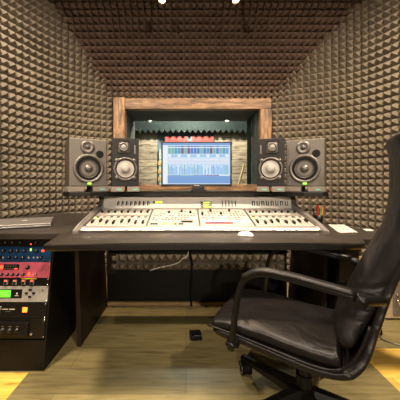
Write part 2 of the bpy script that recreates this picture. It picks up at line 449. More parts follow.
# ------------------------------------------------------------------ studio desk
DZ = 0.76
desk = thing('studio_desk', 'wide dark studio desk with raised speaker shelf, spanning the room under the window', 'desk', (0.09, 1.8, 0))
def dpart(name, fn, sm=None, parent=desk, base=None):
    mb = MB(); fn(mb); o = mb.build(name, parent, sm)
    bo = base if base is not None else parent
    o.matrix_parent_inverse = Matrix.Translation(-Vector(bo.location)); return o
DXL, DXR = -0.675, 0.872
def topmain(b):
    pts = []
    yl, yr, ym = 1.245, 1.29, 1.27
    front = [(-0.655, 1.238), (-0.60, 1.235), (-0.3, 1.258), (0.1, 1.268), (0.5, 1.262), (0.76, 1.262)]
    pts += front
    for k in range(1, 7):
        a = -PI/2+k*PI/12*1.0
        pts.append((0.80+0.075*math.cos(a), 1.335+0.073*math.sin(a)))
    pts += [(0.875, 1.6), (0.875, 2.2), (DXL-0.03, 2.2), (DXL-0.02, 1.5)]
    b.prism(pts, DZ-0.034, DZ, M['desk'], bev=0.012, seg=4)
dt_ = dpart('desktop', topmain, math.radians(40))
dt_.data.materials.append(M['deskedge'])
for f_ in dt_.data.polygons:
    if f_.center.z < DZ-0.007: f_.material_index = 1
dpart('left_wing', lambda b: b.prism([(-1.56, 1.50), (-0.70, 1.515), (-0.706, 2.62), (-1.20, 2.62), (-1.36, 2.40), (-1.46, 2.1), (-1.56, 1.7)], DZ-0.035, DZ-0.002, M['desk'], bev=0.004), None)
dpart('right_wing', lambda b: b.prism([(0.878, 1.375), (1.38, 1.375), (1.15, 1.66), (1.0, 1.93), (0.90, 2.12), (0.878, 2.12)], DZ-0.040, DZ-0.006, M['desk'], bev=0.004), None)
dpart('leg', lambda b: b.prism([(1.675, DZ-0.034), (1.72, 0.0), (2.30, 0.0), (2.18, DZ-0.034)], -0.695, -0.668, M['brownboard'],
      T=Matrix(((0, 0, 1, 0), (1, 0, 0, 0), (0, 1, 0, 0), (0, 0, 0, 1))), bev=0.002))
dpart('leg', lambda b: b.prism([(1.675, DZ-0.034), (1.72, 0.0), (2.30, 0.0), (2.18, DZ-0.034)], 0.862, 0.889, M['brownboard'],
      T=Matrix(((0, 0, 1, 0), (1, 0, 0, 0), (0, 1, 0, 0), (0, 0, 0, 1))), bev=0.002))
dpart('back_panel', lambda b: (b.box(-0.68, 0.872, 2.33, 2.35, 0.028, 0.72, M['black'], 0.002),
                               b.box(-0.68, -0.60, 2.31, 2.329, 0.27, 0.44, M['brownboard'])))
dpart('floor_batten', lambda b: b.box(-0.70, 0.86, 2.30, 2.36, 0.0, 0.028, M['batten'], 0.002))
def strip(b):
    b.mi(M['foam'])
    x0 = at(111, 0, 2.33).x; z0 = at(0, 270.5, 2.31).z
    nx = int((at(280, 0, 2.33).x-x0)/p)
    for i in range(nx+1):
        for j in range(2):
            X, Z = x0+i*p, z0+j*p
            pyr(b.bm, Vector((X, 2.329, Z)), Vector((X+p, 2.329, Z)), Vector((X+p, 2.329, Z+p)), Vector((X, 2.329, Z+p)), Vector((0, -1, 0)), PH)
so = dpart('foam_strip', strip); 
SZ0, SZ1 = 0.956, 0.985
def shelf(b): b.prism([(-0.80, 1.76), (-0.74, 1.71), (-0.62, 1.74), (-0.45, 1.88), (0.60, 1.88), (0.76, 1.74), (0.87, 1.71), (0.93, 1.76), (0.99, 2.18), (-0.86, 2.18)], SZ0, SZ1, M['black'], bev=0.004)
dpart('speaker_shelf', shelf)
for X in (-0.68, 0.84):
    dpart('shelf_post', lambda b: b.cyl((X, 2.14, DZ), (X, 2.14, SZ0), 0.009, M['plastic']))

# ------------------------------------------------------------------ mixing console
con = thing('mixing_console', 'long silver mixing console full of faders and knobs on the desk below the screen', 'mixing console', (0.085, 1.8, DZ))
ci = Matrix.Translation(-Vector(con.location))
CX0, CX1 = -0.632, 0.80
YF, ZF, YB, ZB = 1.60, 0.788, 1.95, 0.862
def deck(u, t, lift=0.0):          # u = world X, t 0 front .. 1 back
    return Vector((u, YF+(YB-YF)*t, ZF+(ZB-ZF)*t+lift))
tilt = math.atan2(ZB-ZF, YB-YF)
def DT(u, t): return Matrix.Translation(deck(u, t)) @ Matrix.Rotation(tilt, 4, 'X')
def cpart(name, fn, sm=None, parent=con):
    mb = MB(); fn(mb); o = mb.build(name, parent, sm); 
    o.matrix_parent_inverse = ci if parent is con else Matrix(); return o
YZ = Matrix(((0, 0, 1, 0), (1, 0, 0, 0), (0, 1, 0, 0), (0, 0, 0, 1)))
cpart('body', lambda b: b.prism([(YF-0.015, DZ), (YF-0.015, ZF-0.012), (YB+0.01, ZB-0.008), (YB+0.13, ZB-0.008), (YB+0.13, DZ)], CX0+0.03, CX1-0.03, M['cheek'], T=YZ))
cpart('arm_rest', lambda b: b.prism([(1.555, DZ), (1.545, DZ+0.012), (1.555, DZ+0.024), (1.585, DZ+0.03), (1.585, DZ)], CX0+0.02, CX1-0.02, M['silver'], T=YZ), math.radians(50))
for X in (CX0, CX1-0.03):
    cpart('end_cheek', lambda b: (b.prism([(1.50, DZ), (1.50, DZ+0.012), (1.58, ZF+0.012), (YB-0.01, ZB+0.022), (YB+0.03, 0.945), (YB+0.13, 0.945), (YB+0.13, DZ)], X, X+0.03, M['cheek'], T=YZ),
                                  b.prism([(1.50, DZ+0.013), (1.58, ZF+0.013), (YB-0.01, ZB+0.023), (YB-0.01, ZB+0.026), (1.58, ZF+0.017), (1.50, DZ+0.017)], X+0.002, X+0.012, M['silver'], T=YZ)))
divs = [CX0+0.03, -0.235, 0.082, 0.412, CX1-0.03]
def flat(b, u0, u1, t0, t1, m, h=0.003, lift=0.0):
    hw, hd = (u1-u0)/2, (YB-YF)*(t1-t0)/2/math.cos(tilt)
    b.box(-hw, hw, -hd, hd, lift, lift+h, m, T=DT((u0+u1)/2, (t0+t1)/2))
for i in range(4):
    u0, u1 = divs[i]+0.006, divs[i+1]-0.006
    def panelf(b):
        flat(b, u0, u1, 0.0, 1.0, M['console'], 0.004, -0.004)
        n = 8; w_ = (u1-u0)/n
        if i in (0, 3):
            for k in range(n):
                c = u0+(k+0.5)*w_
                flat(b, c-0.0016, c+0.0016, 0.05, 0.36, M['plastic'], 0.001)       # fader slot
                flat(b, u0+k*w_-0.0007, u0+k*w_+0.0007, 0.03, 0.95, M['key'], 0.001)
                for q, tt in enumerate((0.42, 0.47, 0.86)):
                    flat(b, c-0.010, c+0.010, tt, tt+0.028, M['key' if (k+q) % 3 else 'plastic'], 0.003)
            flat(b, u0, u1, 0.535, 0.56, M['cheek'], 0.002)
            flat(b, u0+0.01, u0+0.022, 0.36, 0.40, M['yellow_led'], 0.003)
            for k in (1, 4): flat(b, u0+k*w_+0.01, u0+k*w_+0.02, 0.50, 0.53, M['red_led'], 0.002)
        else:
            rnd = random.Random(11+i)
            for r in range(5):
                for k in range(14):
                    if rnd.random() < 0.35: continue
                    c = u0+0.012+(k+0.5)*(u1-u0-0.024)/14
                    t0 = (0.30, 0.40, 0.52, 0.62, 0.74)[r]
                    if i == 1: mm = M['key'] if rnd.random() < 0.8 else M['white']
                    else: mm = M[rnd.choice(['key', 'white', 'redpanel', 'paleteal', 'tan', 'key'])] if r < 2 else M['key']
                    flat(b, c-0.006, c+0.006, t0, t0+0.035, mm, 0.003)
            if i == 1:
                for q, cc in ((0.05, 'plastic'), (0.09, 'yellow_led'), (0.105, 'yellow_led'), (0.15, 'yellow'), (0.165, 'red'), (0.19, 'plastic'), (0.205, 'plastic'), (0.02, 'plastic'), (0.035, 'plastic')):
                    flat(b, u0+q-0.005, u0+q+0.007, 0.06, 0.11, M[cc], 0.004)
                flat(b, u0+0.20, u0+0.27, 0.16, 0.24, M['plastic'], 0.003)
            else:
                flat(b, u0+0.01, u1-0.01, 0.18, 0.26, M['paleteal'], 0.003); flat(b, u0+0.03, u1-0.12, 0.10, 0.17, M['redpanel'], 0.003)
                flat(b, u0+0.05, u0+0.14, 0.12, 0.15, M['blue'], 0.004)
    cpart('module_panel', panelf)
cap = None
for i in (0, 3):
    u0, u1 = divs[i]+0.006, divs[i+1]-0.006; w_ = (u1-u0)/8
    for k in range(8):
        c = u0+(k+0.5)*w_; tt = 0.17+0.05*math.sin(k*1.7+i)
        if cap is None:
            mb = MB(); mb.box(-0.006, 0.006, -0.019, 0.019, 0.001, 0.014, M['plastic'], 0.002); cap = o = mb.build('fader', con); 
            kb = MB(); kb.lathe([(0, 0.015), (0.006, 0.015), (0.0075, 0.012), (0.009, 0.0), (0, 0)], M['plastic'], 12); kn = kb.build('knob', con)
            k1 = kn
        else:
            o = cap.copy(); COL.objects.link(o); k1 = kn.copy(); COL.objects.link(k1)
        o.matrix_parent_inverse = ci.copy(); k1.matrix_parent_inverse = ci.copy()
        o.matrix_basis = DT(c, tt) @ Matrix.Rotation(0.0, 4, 'Z'); k1.matrix_basis = DT(c, 0.72)
for c, tt in ((-0.115, 0.70), (-0.03, 0.76), (0.03, 0.70), (0.11, 0.60), (0.17, 0.80), (0.235, 0.62), (0.30, 0.80)):
    k1 = kn.copy(); COL.objects.link(k1); k1.matrix_parent_inverse = ci.copy(); k1.matrix_basis = DT(c, tt)
# meter bridge
MBT = Matrix.Translation((0, YB+0.01, ZB)) @ Matrix.Rotation(math.radians(25), 4, 'X') 
def bridge(b):
    b.prism([(YB+0.012, ZB-0.004), (YB+0.035, 0.944), (YB+0.13, 0.948), (YB+0.13, ZB-0.004)], CX0+0.03, CX1-0.03, M['consoleb'], T=YZ, bev=0.003)
cpart('meter_bridge', bridge)
def bface(x, y):  # image coordinates onto the bridge face
    D = YB+0.02; return at(x, y, D)
def bticks(b):
    def tick(x0, x1, y0, y1, m, sh=0.0, lay=1):
        D0, D1 = YB+0.0095, YB+0.0295
        za = at(0, y0, YB+0.027).z; zb = at(0, y1, YB+0.02).z
        X0, X1 = at(x0, 0, YB+0.02).x, at(x1, 0, YB+0.02).x
        fy = lambda z: YB+0.012+0.023*(z-ZB+0.004)/(0.944-ZB+0.004)
        q = [(X0+sh, za), (X1+sh, za), (X1, zb), (X0, zb)]
        vs = [b.bm.verts.new((x, fy(z)-dz, z)) for dz in (0.0, 0.002*lay) for x, z in q]
        fs = [b.bm.faces.new(vs[0:4]), b.bm.faces.new(vs[4:8])]
        for k in range(4): fs.append(b.bm.faces.new((vs[k], vs[(k+1) % 4], vs[4+(k+1) % 4], vs[4+k])))
        b._fin(fs, m)
    for a_ in lst: tick(*a_)
def disp(name, L_):
    global lst
    lst = L_; cpart(name, bticks)
P_, K_, Y_ = M['plastic'], M['key'], M['yellow_led']
for k in range(8): disp('meter_display', [(117+k*4.3, 118.3+k*4.3, 201, 205.5, P_, 0.004*(1-k/8)), (118.9+k*4.3, 119.5+k*4.3, 201.5, 205, K_)])
disp('status_display', [(153+k*2.3, 155.3+k*2.3, 201.3, 203, Y_ if k else P_) for k in range(4)])
disp('text_display', [(200.6, 212, 201.5, 207.6, M['console']), ]); s_ = 0
disp('text_row', [(201, 203.2, 202, 203, P_, 0, 2), (203.2, 207, 202, 203, Y_, 0, 2), (207, 210, 202, 203, Y_, 0, 2)])
disp('text_row', [(201, 203.2, 204.1, 205, P_, 0, 2), (203.2, 208.5, 204.1, 205, Y_, 0, 2)])
disp('text_row', [(201, 203.2, 206.2, 207.1, P_, 0, 2), (203.2, 211.5, 206.2, 207.1, Y_, 0, 2)])
for k in range(5): disp('meter_display', [(222+k*3.2, 223+k*3.2, 200.5, 206.5, K_)])
for k in range(8):
    x = 252+k*4.7
    disp('meter_display', [(x, x+0.9, 201, 205.5, P_), (x+2.2, x+2.9, 201, 205.5, P_), (x+0.9, x+2.2, 204.8 if k % 2 else 201, 205.5 if k % 2 else 201.8, P_)])


# ------------------------------------------------------------------ speakers
PADZ = SZ1; PADH = 0.034; SPZ = SZ1+PADH
def driver(mb, cx, cz, prof, m, seg=36, y=0.0):
    mb.lathe(prof, m, seg, Matrix.Translation((cx, y, cz)) @ RX90)
def big_speaker(loc, rz, label):
    W, Hh, Dp = 0.244, 0.322, 0.27
    t = thing('studio_monitor', label, 'speaker', loc, (0, 0, rz), 'grey monitors at the outer ends of the shelf')
    mb = MB()
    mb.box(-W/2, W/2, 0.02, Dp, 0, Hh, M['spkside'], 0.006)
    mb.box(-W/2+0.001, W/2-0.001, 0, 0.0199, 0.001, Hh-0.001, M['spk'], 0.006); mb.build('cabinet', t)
    cz = 0.122; R = 0.098
    mb = MB(); driver(mb, 0, cz, [(R, -0.002), (R, 0.008), (R-0.006, 0.012), (R-0.018, 0.010), (R-0.020, 0.002)], M['spkring'])
    wf = mb.build('woofer', t)
    mb = MB(); driver(mb, 0, cz, [(R-0.019, 0.002), (R-0.026, 0.009), (R-0.036, 0.003)], M['rubber']); mb.build('surround', wf)
    mb = MB(); driver(mb, 0, cz, [(R-0.036, 0.003), (0.028, -0.035+0.03), (0.028, -0.001)], M['cone']); mb.build('cone', wf)
    mb = MB(); driver(mb, 0, cz, [(0.028, -0.001), (0.022, 0.008), (0.010, 0.013), (0, 0.014)], M['darkring']); mb.build('dust_cap', wf)
    mb = MB(); driver(mb, -0.008, 0.265, [(0.045, -0.002), (0.045, 0.006), (0.030, 0.008), (0.022, 0.002), (0.016, 0.003)], M['darkring'])
    tw = mb.build('tweeter', t)
    mb = MB(); driver(mb, -0.008, 0.265, [(0.016, 0.003), (0.011, 0.009), (0, 0.012)], M['cone']); mb.build('dome', tw)
    mb = MB(); driver(mb, 0.072, 0.222, [(0.025, -0.002), (0.025, 0.0015), (0.021, 0.002), (0, 0.0015)], M['rubber']); mb.build('port', t)
    mb = MB(); mb.box(-0.008, 0.014, -0.016, -0.0, 0.016, 0.026, M['green_led'], 0.001); mb.build('indicator_light', t)
    mb = MB(); mb.box(-0.105, -0.088, -0.002, 0.0, 0.014, 0.018, M['ring']); mb.prism([(-0.1, 0.02), (-0.09, 0.034), (-0.095, 0.02)], 0, 0.002, M['ring'], T=RX90); mb.build('badge', t)
    return t
def small_speaker(loc, rz, label, mirror=1):
    W, Hh, Dp = 0.178, 0.322, 0.19
    t = thing('white_cone_monitor', label, 'speaker', loc, (0, 0, rz), 'black monitors with white cones flanking the window')
    mb = MB(); mb.box(-W/2, W/2, 0, Dp, 0, Hh, M['spkblk'], 0.004); mb.build('cabinet', t)
    cz = 0.118; R = 0.075
    mb = MB(); driver(mb, 0, cz, [(R+0.004, -0.001), (R+0.004, 0.005), (R-0.008, 0.006), (R-0.010, 0.002)], M['darkring'])
    for a in (45, 135, 225, 315):
        ar = math.radians(a); mb.lathe([(0.012, 0), (0.012, 0.007), (0.004, 0.007), (0, 0.006)], M['darkring'], 12, Matrix.Translation(((R+0.006)*math.cos(ar), 0, cz+(R+0.006)*math.sin(ar))) @ RX90)
    wf = mb.build('woofer', t)
    mb = MB(); driver(mb, 0, cz, [(R-0.009, 0.002), (R-0.012, 0.006), (R-0.018, 0.003)], M['rubber']); mb.build('surround', wf)
    mb = MB(); driver(mb, 0, cz, [(R-0.018, 0.003), (0.024, -0.0002), (0.024, 0.001)], M['white_cone']); mb.build('cone', wf)
    mb = MB(); driver(mb, 0, cz, [(0.025, 0.0), (0.023, 0.006), (0.012, 0.011), (0, 0.012)], M['white_cone']); mb.build('dust_cap', wf)
    tx = -0.012*mirror
    mb = MB(); mb.box(tx-0.040, tx+0.040, -0.005, 0, 0.225, 0.302, M['darkring'], 0.012, 3)
    driver(mb, tx, 0.264, [(0.032, 0.004), (0.032, 0.010), (0.022, 0.011), (0.017, 0.006)], M['darkring'])
    tw = mb.build('tweeter', t)
    mb = MB(); driver(mb, tx, 0.264, [(0.017, 0.006), (0.011, 0.012), (0, 0.014)], M['white_cone']); mb.build('dome', tw)
    mb = MB(); sx = 0.062*mirror
    for k in range(5): mb.box(sx-0.003, sx+0.003, -0.0015, 0, 0.222+k*0.012, 0.231+k*0.012, M['ring'])
    mb.build('badge', t)
    return t
def front_center(xa, xb, Da, rz, W):  # left edge of the front projects to xa at depth Da
    return None
def place_speaker(fn, xpix_left, xpix_right, Dmid, rz, label, *a):
    xm = (xpix_left+xpix_right)/2
    return fn((at(xm, 0, Dmid).x, Dmid, SPZ), rz, label, *a)
S1 = place_speaker(big_speaker, 71.5, 106, 1.815, math.radians(30), 'large grey-brown monitor speaker at the left end of the shelf')
S2 = place_speaker(small_speaker, 112, 139, 1.80, math.radians(17), 'black speaker with white woofer on the shelf, left of the screen', 1)
S3 = place_speaker(small_speaker, 258, 283, 1.80, math.radians(-20), 'black speaker with white woofer on the shelf, right of the screen', -1)
S4 = place_speaker(big_speaker, 288.0, 321, 1.83, math.radians(-30), 'large grey-brown monitor speaker at the right end of the shelf')
# isolation pads
def pads(S, Wd, who, dep):
    for sgn, nm in ((-1, 'left'), (1, 'right')):
        t = thing('isolation_pad', f'grey foam pad under the {nm} edge of {who}', 'speaker pad', (0, 0, 0), (0, 0, S.rotation_euler.z), 'grey foam pads under the speakers')
        pw = 0.052 if Wd > 0.2 else 0.041
        off = Matrix.Rotation(S.rotation_euler.z, 4, 'Z') @ Vector((sgn*(Wd/2-pw), -0.004, 0))
        t.location = (S.location.x+off.x, S.location.y+off.y, PADZ)
        mb = MB(); mb.box(-pw, pw, 0, dep, 0.0, PADH, M['pad'], 0.003); mb.build('foam', t)
        if sgn == 1 or Wd < 0.2:
            mb = MB(); mb.box(-0.005, 0.025, -0.0015, 0, 0.010, 0.019, M['padlabel']); mb.build('label_strip', t)
pads(S1, 0.262, 'the large left-hand speaker', 0.24); pads(S2, 0.186, 'the black speaker left of the screen', 0.18)
pads(S3, 0.180, 'the black speaker right of the screen', 0.18); pads(S4, 0.25, 'the large right-hand speaker', 0.24)

# ------------------------------------------------------------------ computer monitor
MD = 2.06
c = at(196.5, 185, MD)
mon = thing('computer_monitor', 'wide computer screen showing a blue recording session, in front of the window', 'monitor', (c.x, MD, SZ1))
zt, zb = at(0, 141.5, MD).z-SZ1, at(0, 186.5, MD).z-SZ1
hw = (232-161.5)/2*MD/F
mb = MB(); mb.box(-hw, hw, 0, 0.03, zb, zt, M['plastic'], 0.004); mb.box(-hw+0.05, hw-0.05, 0.03, 0.055, zb+0.04, zt-0.04, M['plastic'], 0.01); mb.build('housing', mon)
mb = MB(); mb.cyl((0.02, 0.05, 0.01), (0.02, 0.05, 0.20), 0.018, M['plastic']); mb.box(-0.045, 0.075, -0.03, 0.11, 0, 0.012, M['plastic'], 0.004); mb.box(-0.03, 0.06, 0.0, 0.04, 0.012, zb+0.004, M['plastic'], 0.006); mb.build('stand', mon)
SC = {}
def scr(n, c, s=1.0): SC[n] = mat('screen_'+n, (0.006, 0.006, 0.006), 0.45, emit=c, es=s*0.66, var=0.0, spec=0.1)
scr('bg', (0.60, 0.76, 0.95)); scr('pale', (0.85, 0.93, 1.0)); scr('teal', (0.10, 0.38, 0.55)); scr('green', (0.22, 0.50, 0.42)); scr('purple', (0.22, 0.10, 0.30))
scr('blue', (0.12, 0.25, 0.62)); scr('mid', (0.20, 0.38, 0.72)); scr('sky', (0.35, 0.60, 0.90)); scr('dark', (0.04, 0.06, 0.16)); scr('lilac', (0.40, 0.42, 0.75))
mb = MB()
sw, s0, s1 = hw-0.012, zb+0.018, zt-0.012; SH = s1-s0
def sq(a, b, c_, d, n, l=0): mb.quad([(-sw+2*sw*a, -0.001-l*0.0004, s0+SH*c_), (-sw+2*sw*b, -0.001-l*0.0004, s0+SH*c_), (-sw+2*sw*b, -0.001-l*0.0004, s0+SH*d), (-sw+2*sw*a, -0.001-l*0.0004, s0+SH*d)], SC[n])
sq(0, 1, 0, 1, 'bg'); sq(0, 1, 0.95, 1, 'mid', 1); sq(0, 0.07, 0.0, 0.95, 'pale', 1); sq(0.07, 1, 0.02, 0.20, 'mid', 1)
rnd = random.Random(3)
names = ['green', 'green', 'teal', 'teal', 'purple', 'green', 'purple', 'blue', 'blue', 'blue', 'green', 'blue', 'teal', 'purple', 'green', 'blue', 'green', 'teal', 'mid', 'mid']
n = 19
for k in range(n):
    a = 0.08+0.90*k/n; b = a+0.90/n*0.88
    sq(a, b, 0.74, 0.93, names[k % len(names)], 2)
    sq(a, b, 0.88, 0.90, 'pale', 3)
    sq(a, b, 0.66, 0.72, 'sky' if k % 3 else 'pale', 2)
    sq(a, b, 0.50, 0.62, 'pale', 2)
    for j in range(3): sq(a, b-0.004, 0.51+j*0.035, 0.52+j*0.035, 'lilac', 3)
    sq(a, a+0.012, 0.24, 0.47, rnd.choice(['pale', 'green', 'mid', 'sky']), 3); sq(a+0.016, b, 0.24, 0.24+0.23*rnd.uniform(0.5, 1), 'sky', 2)
    sq(a, b, 0.205, 0.225, ['teal', 'green', 'blue', 'purple', 'pale'][k//4 % 5], 3)
mb.build('screen', mon)
mb = MB(); mb.box(-0.02, 0.02, -0.001, 0, zb+0.005, zb+0.011, M['ring']); mb.build('badge', mon)

# ------------------------------------------------------------------ laptop, mouse, papers, pens
lp = at(51, 222.3, 0.242*F/37.3)
lap = thing('laptop', 'closed silver laptop with a fruit emblem on the left wing of the desk', 'laptop', (lp.x, lp.y, DZ-0.002), (0, 0, math.radians(24)))
LWd, LDp = 0.44, 0.38
mb = MB(); mb.box(-LWd, 0, 0, LDp, 0.004, 0.014, M['alu'], 0.0035, 3); 
for X in (-0.03, -LWd+0.03):
    for Y in (0.03, LDp-0.03): mb.cyl((X, Y, 0), (X, Y, 0.0045), 0.008, M['rubber'])
mb.build('base', lap)
mb = MB(); mb.box(-LWd, 0, 0, LDp, 0.015, 0.026, M['alu'], 0.004, 3); lid = mb.build('lid', lap)
def apple(b):
    pts = []
    for k in range(28):
        a = 2*PI*k/28
        r = 0.021*(1+0.05*math.cos(2*a))
        x, y = r*0.92*math.cos(a), r*math.sin(a)
        if abs(a-PI/2) < 0.3: y -= 0.004
        if abs(a-3*PI/2) < 0.25: y += 0.003
        if x > 0.012 and abs(y-0.003) < 0.010: x -= 0.007
        pts.append((x, y))
    T = Matrix.Translation((-LWd/2+0.05, LDp/2+0.02, 0.0262)) 
    b.prism(pts, 0, 0.0012, M['white'], T=T)
    b.prism([(0.0, 0.022), (0.003, 0.029), (0.009, 0.033), (0.008, 0.027), (0.004, 0.023)], 0, 0.0012, M['white'], T=T)
mb = MB(); apple(mb); mb.build('emblem', lid)
m0 = at(245, 233, 1.41)
t = thing('computer_mouse', 'small white computer mouse on the dark desktop', 'mouse', (at(245.5, 0, 1.43).x, 1.43, DZ), (0, 0, math.radians(75)))
mb = MB()
vs = bmesh.ops.create_uvsphere(mb.bm, u_segments=24, v_segments=14, radius=1)['verts']
bmesh.ops.transform(mb.bm, matrix=Matrix.Diagonal((0.027, 0.043, 0.026, 1)), verts=vs)
for v in vs:
    if v.co.z < 0.002: v.co.z = 0.002
mb._fin(mb.bm.faces[:], M['white'], True); mb.build('shell', t)
mb = MB(); mb.box(-0.025, 0.025, -0.038, 0.038, 0, 0.0025, M['key'], 0.001); mb.build('base_plate', t)
zw = DZ-0.006
def paper(name, quadpx, label, z=zw, nlines=0):
    pts = []
    for x, y in quadpx:
        D = (H-z)*F/(y-CY); q = at(x, y, D); pts.append((q.x, q.y))
    mb = MB(); mb.prism(pts, z, z+0.0025, M['paper'])
    a, b, c_, d = [Vector((q[0], q[1])) for q in pts]
    for k in range(nlines):
        u = 0.25+0.5*k/max(1, nlines-1)
        l0, l1 = a.lerp(d, u).lerp(b.lerp(c_, u), 0.2), a.lerp(d, u).lerp(b.lerp(c_, u), 0.55+0.1*(k % 2)); nn = (d-a).normalized()*0.006
        mb.prism([l0, l1, l1+nn, l0+nn], z+0.0026, z+0.003, M['ink'])
    return tag(mb.build(name), label, 'paper')
paper('paper_sheet', [(339, 233), (357.5, 232.5), (344, 224.8), (328, 224.8)], 'white printed sheet lying beside the right end of the console', nlines=4)
paper('paper_note', [(366, 231), (374, 231), (370, 229.2), (362.5, 229.4)], 'small white slip of paper half hidden by the chair back')
pc = at(317, 0, 1.93)
cup = thing('pen_cup', 'small dark cup holding coloured pens behind the right end of the console', 'cup', (0.945, 1.93, zw))
mb = MB(); mb.lathe([(0, 0), (0.030, 0), (0.032, 0.06), (0.029, 0.06), (0.027, 0.004), (0, 0.004)], M['plastic'], 20); mb.build('body', cup)
for k, (dx, dy, tx, ty, mm, L, lab) in enumerate(((-0.016, 0.0, -0.022, 0, 'darkring', 0.10, 'grey handled scissors, leftmost in the pen cup'), (-0.007, -0.010, -0.004, 0, 'red', 0.10, 'red marker in the pen cup, left of the green one'), (0.006, -0.012, 0.0, 0, 'green', 0.095, 'green marker in the pen cup'),
        (0.015, 0.0, 0.014, 0, 'orange', 0.10, 'orange marker, rightmost in the pen cup'), (0.0, 0.012, 0.004, 0, 'red', 0.118, 'tall red pen standing at the back of the pen cup'))):
    t = thing('scissors' if k == 0 else 'marker_pen', lab, 'scissors' if k == 0 else 'pen', (0.945+dx, 1.93+dy, zw+0.0045))
    mb = MB(); mb.cyl((0, 0, 0.001), (tx, ty, L), 0.0068, M[mm]); mb.build('barrel', t)
    mb = MB()
    if k == 0: mb.tube([(tx+0.01*math.cos(a), ty, L+0.01+0.012*math.sin(a)) for a in [i*PI/5 for i in range(11)]], 0.003, M['key'], 6)
    else: mb.cyl((tx, ty, L), (tx*1.12, ty, L+0.014), 0.0074, M[mm])
    mb.build('handle' if k == 0 else 'cap', t)

# ------------------------------------------------------------------ rack and its units
RA = 0.174; RXr = -0.785
rack = thing('equipment_rack', 'black slanted equipment rack under the left wing of the desk', 'rack', (RXr, 1.487, 0), (-RA, 0, 0))
RT = 0.722
mb = MB(); mb.box(-0.009, 0, 0, 0.42, 0.006, RT, M['black'], 0.002); 
mb.build('side_panel', rack)
mb = MB(); mb.box(-0.55, -0.53, 0, 0.42, 0.006, RT, M['black'], 0.002); mb.build('side_panel', rack)
mb = MB(); mb.box(-0.53, -0.0095, 0.004, 0.02, 0.006, 0.162, M['black'], 0.001); mb.build('blank_panel', rack)
mb = MB(); mb.box(-0.53, -0.0095, 0.30, 0.40, 0.010, 0.70, M['black']); mb.build('back_panel', rack)
mb = MB(); mb.box(-0.53, -0.0095, 0.021, 0.2995, 0.010, 0.03, M['black']); mb.build('bottom_panel', rack)
S = math.sin(RA); Cc = math.cos(RA)
def unit(name, s0, s1, m, label):
    y0 = s0*S; z0 = s0*Cc
    t = thing(name, label, 'rack unit', (RXr-0.0105, 1.487+y0, z0), (-RA, 0, 0))
    mb = MB(); mb.box(-0.48, 0, -0.003, 0.002, 0.0008, s1-s0-0.0008, m, 0.001); mb.build('faceplate', t)
    mb = MB(); mb.box(-0.465, -0.015, 0.0025, 0.26, 0.003, s1-s0-0.003, M['black']); mb.build('chassis', t)
    return t
PXM = 172.0
def ux(px): return -(49.5-px)/PXM
def knobs(t, lst, z, r=0.0085, m='plastic', ringm=None):
    for px in lst:
        mb = MB(); T = Matrix.Translation((ux(px), -0.003, z)) @ RX90
        if ringm: mb.lathe([(r*1.35, 0), (r*1.35, 0.001), (r, 0.001)], M[ringm], 16, T)
        mb.lathe([(r, 0), (r*0.95, 0.012), (r*0.7, 0.014), (0, 0.014)], M[m], 16, T)
        mb.box(-0.0012, 0.0012, 0, r*0.9, 0.0142, 0.0152, M['white'], T=T @ Matrix.Translation((0, 0, 0)))
        mb.build('knob', t)
def led(t, px, z, m, w=0.010, h=0.010, name='indicator_light'):
    mb = MB(); mb.box(ux(px)-w/2, ux(px)+w/2, -0.006, -0.003, z-h/2, z+h/2, M[m], 0.001); return mb.build(name, t)
def screws(t, hh, m='screw'):
    for z in (0.008, hh-0.008):
        mb = MB(); mb.lathe([(0.004, 0), (0.004, 0.002), (0, 0.003)], M[m], 10, Matrix.Translation((-0.007, -0.003, z)) @ RX90)
        mb.build('screw', t)
ext = lambda l, st: l+[l[0]-st*k for k in range(1, 6)]
t = unit('preamp_unit', 0.6755, 0.720, M['plastic'], 'black rack unit with small knobs, topmost under the desk wing')
knobs(t, [3, 10, 18, 34, -6, -15], 0.020, 0.007); led(t, 28, 0.013, 'red_led', 0.008, 0.006); screws(t, 0.0445)
t = unit('blue_preamp', 0.5865, 0.675, M['blue'], 'blue rack unit with two rows of black knobs and a glowing red light')
knobs(t, [1.5, 9, 15.7, 22.5, 35, -7, -15], 0.062, 0.0105); knobs(t, [8, 15, 22, 40, -1, -9], 0.024, 0.0095)
led(t, 28.5, 0.070, 'green_led', 0.009, 0.014); led(t, 41, 0.064, 'red_led', 0.014, 0.012); screws(t, 0.0885)
mb = MB()
for px in (1, 27, 32, 36): mb.box(ux(px)-0.004, ux(px)+0.004, -0.0045, -0.003, 0.020, 0.030, M['white'])
mb.build('legend', t)
t = unit('pink_compressor', 0.4975, 0.586, M['pink'], 'pink-red rack unit with a dark display, knobs and glowing red lights')
mb = MB(); mb.box(-0.45, ux(18.5), -0.005, -0.003, 0.044, 0.076, M['plastic'], 0.001); d = mb.build('display', t)
mb = MB(); mb.box(ux(-3), ux(2.5), -0.0065, -0.005, 0.048, 0.072, M['red_led']); mb.box(ux(14), ux(17), -0.0065, -0.005, 0.048, 0.054, M['red_led'])
for k in range(5):
    for j in range(2): mb.box(ux(4+k*2.6), ux(5.6+k*2.6), -0.0062, -0.005, 0.050+j*0.013, 0.056+j*0.013, M['key'])
mb.build('readout', d)
knobs(t, [27.5], 0.058, 0.012, ringm='pink'); knobs(t, [2, 8, 13, 18, 23.5, -5, -12], 0.018, 0.0085); knobs(t, [36.5], 0.020, 0.006, 'ring')
led(t, 29, 0.020, 'red_led', 0.011, 0.022); led(t, 32.5, 0.018, 'red_led', 0.005, 0.006)
mb = MB(); mb.tube([(ux(41), -0.0035, 0.044), (ux(43), -0.0035, 0.058), (ux(48), -0.0035, 0.062), (ux(44), -0.0035, 0.050), (ux(42), -0.0035, 0.040), (ux(47), -0.0035, 0.042)], 0.0009, M['ring'], 6)
mb.build('emblem', t); screws(t, 0.0885)
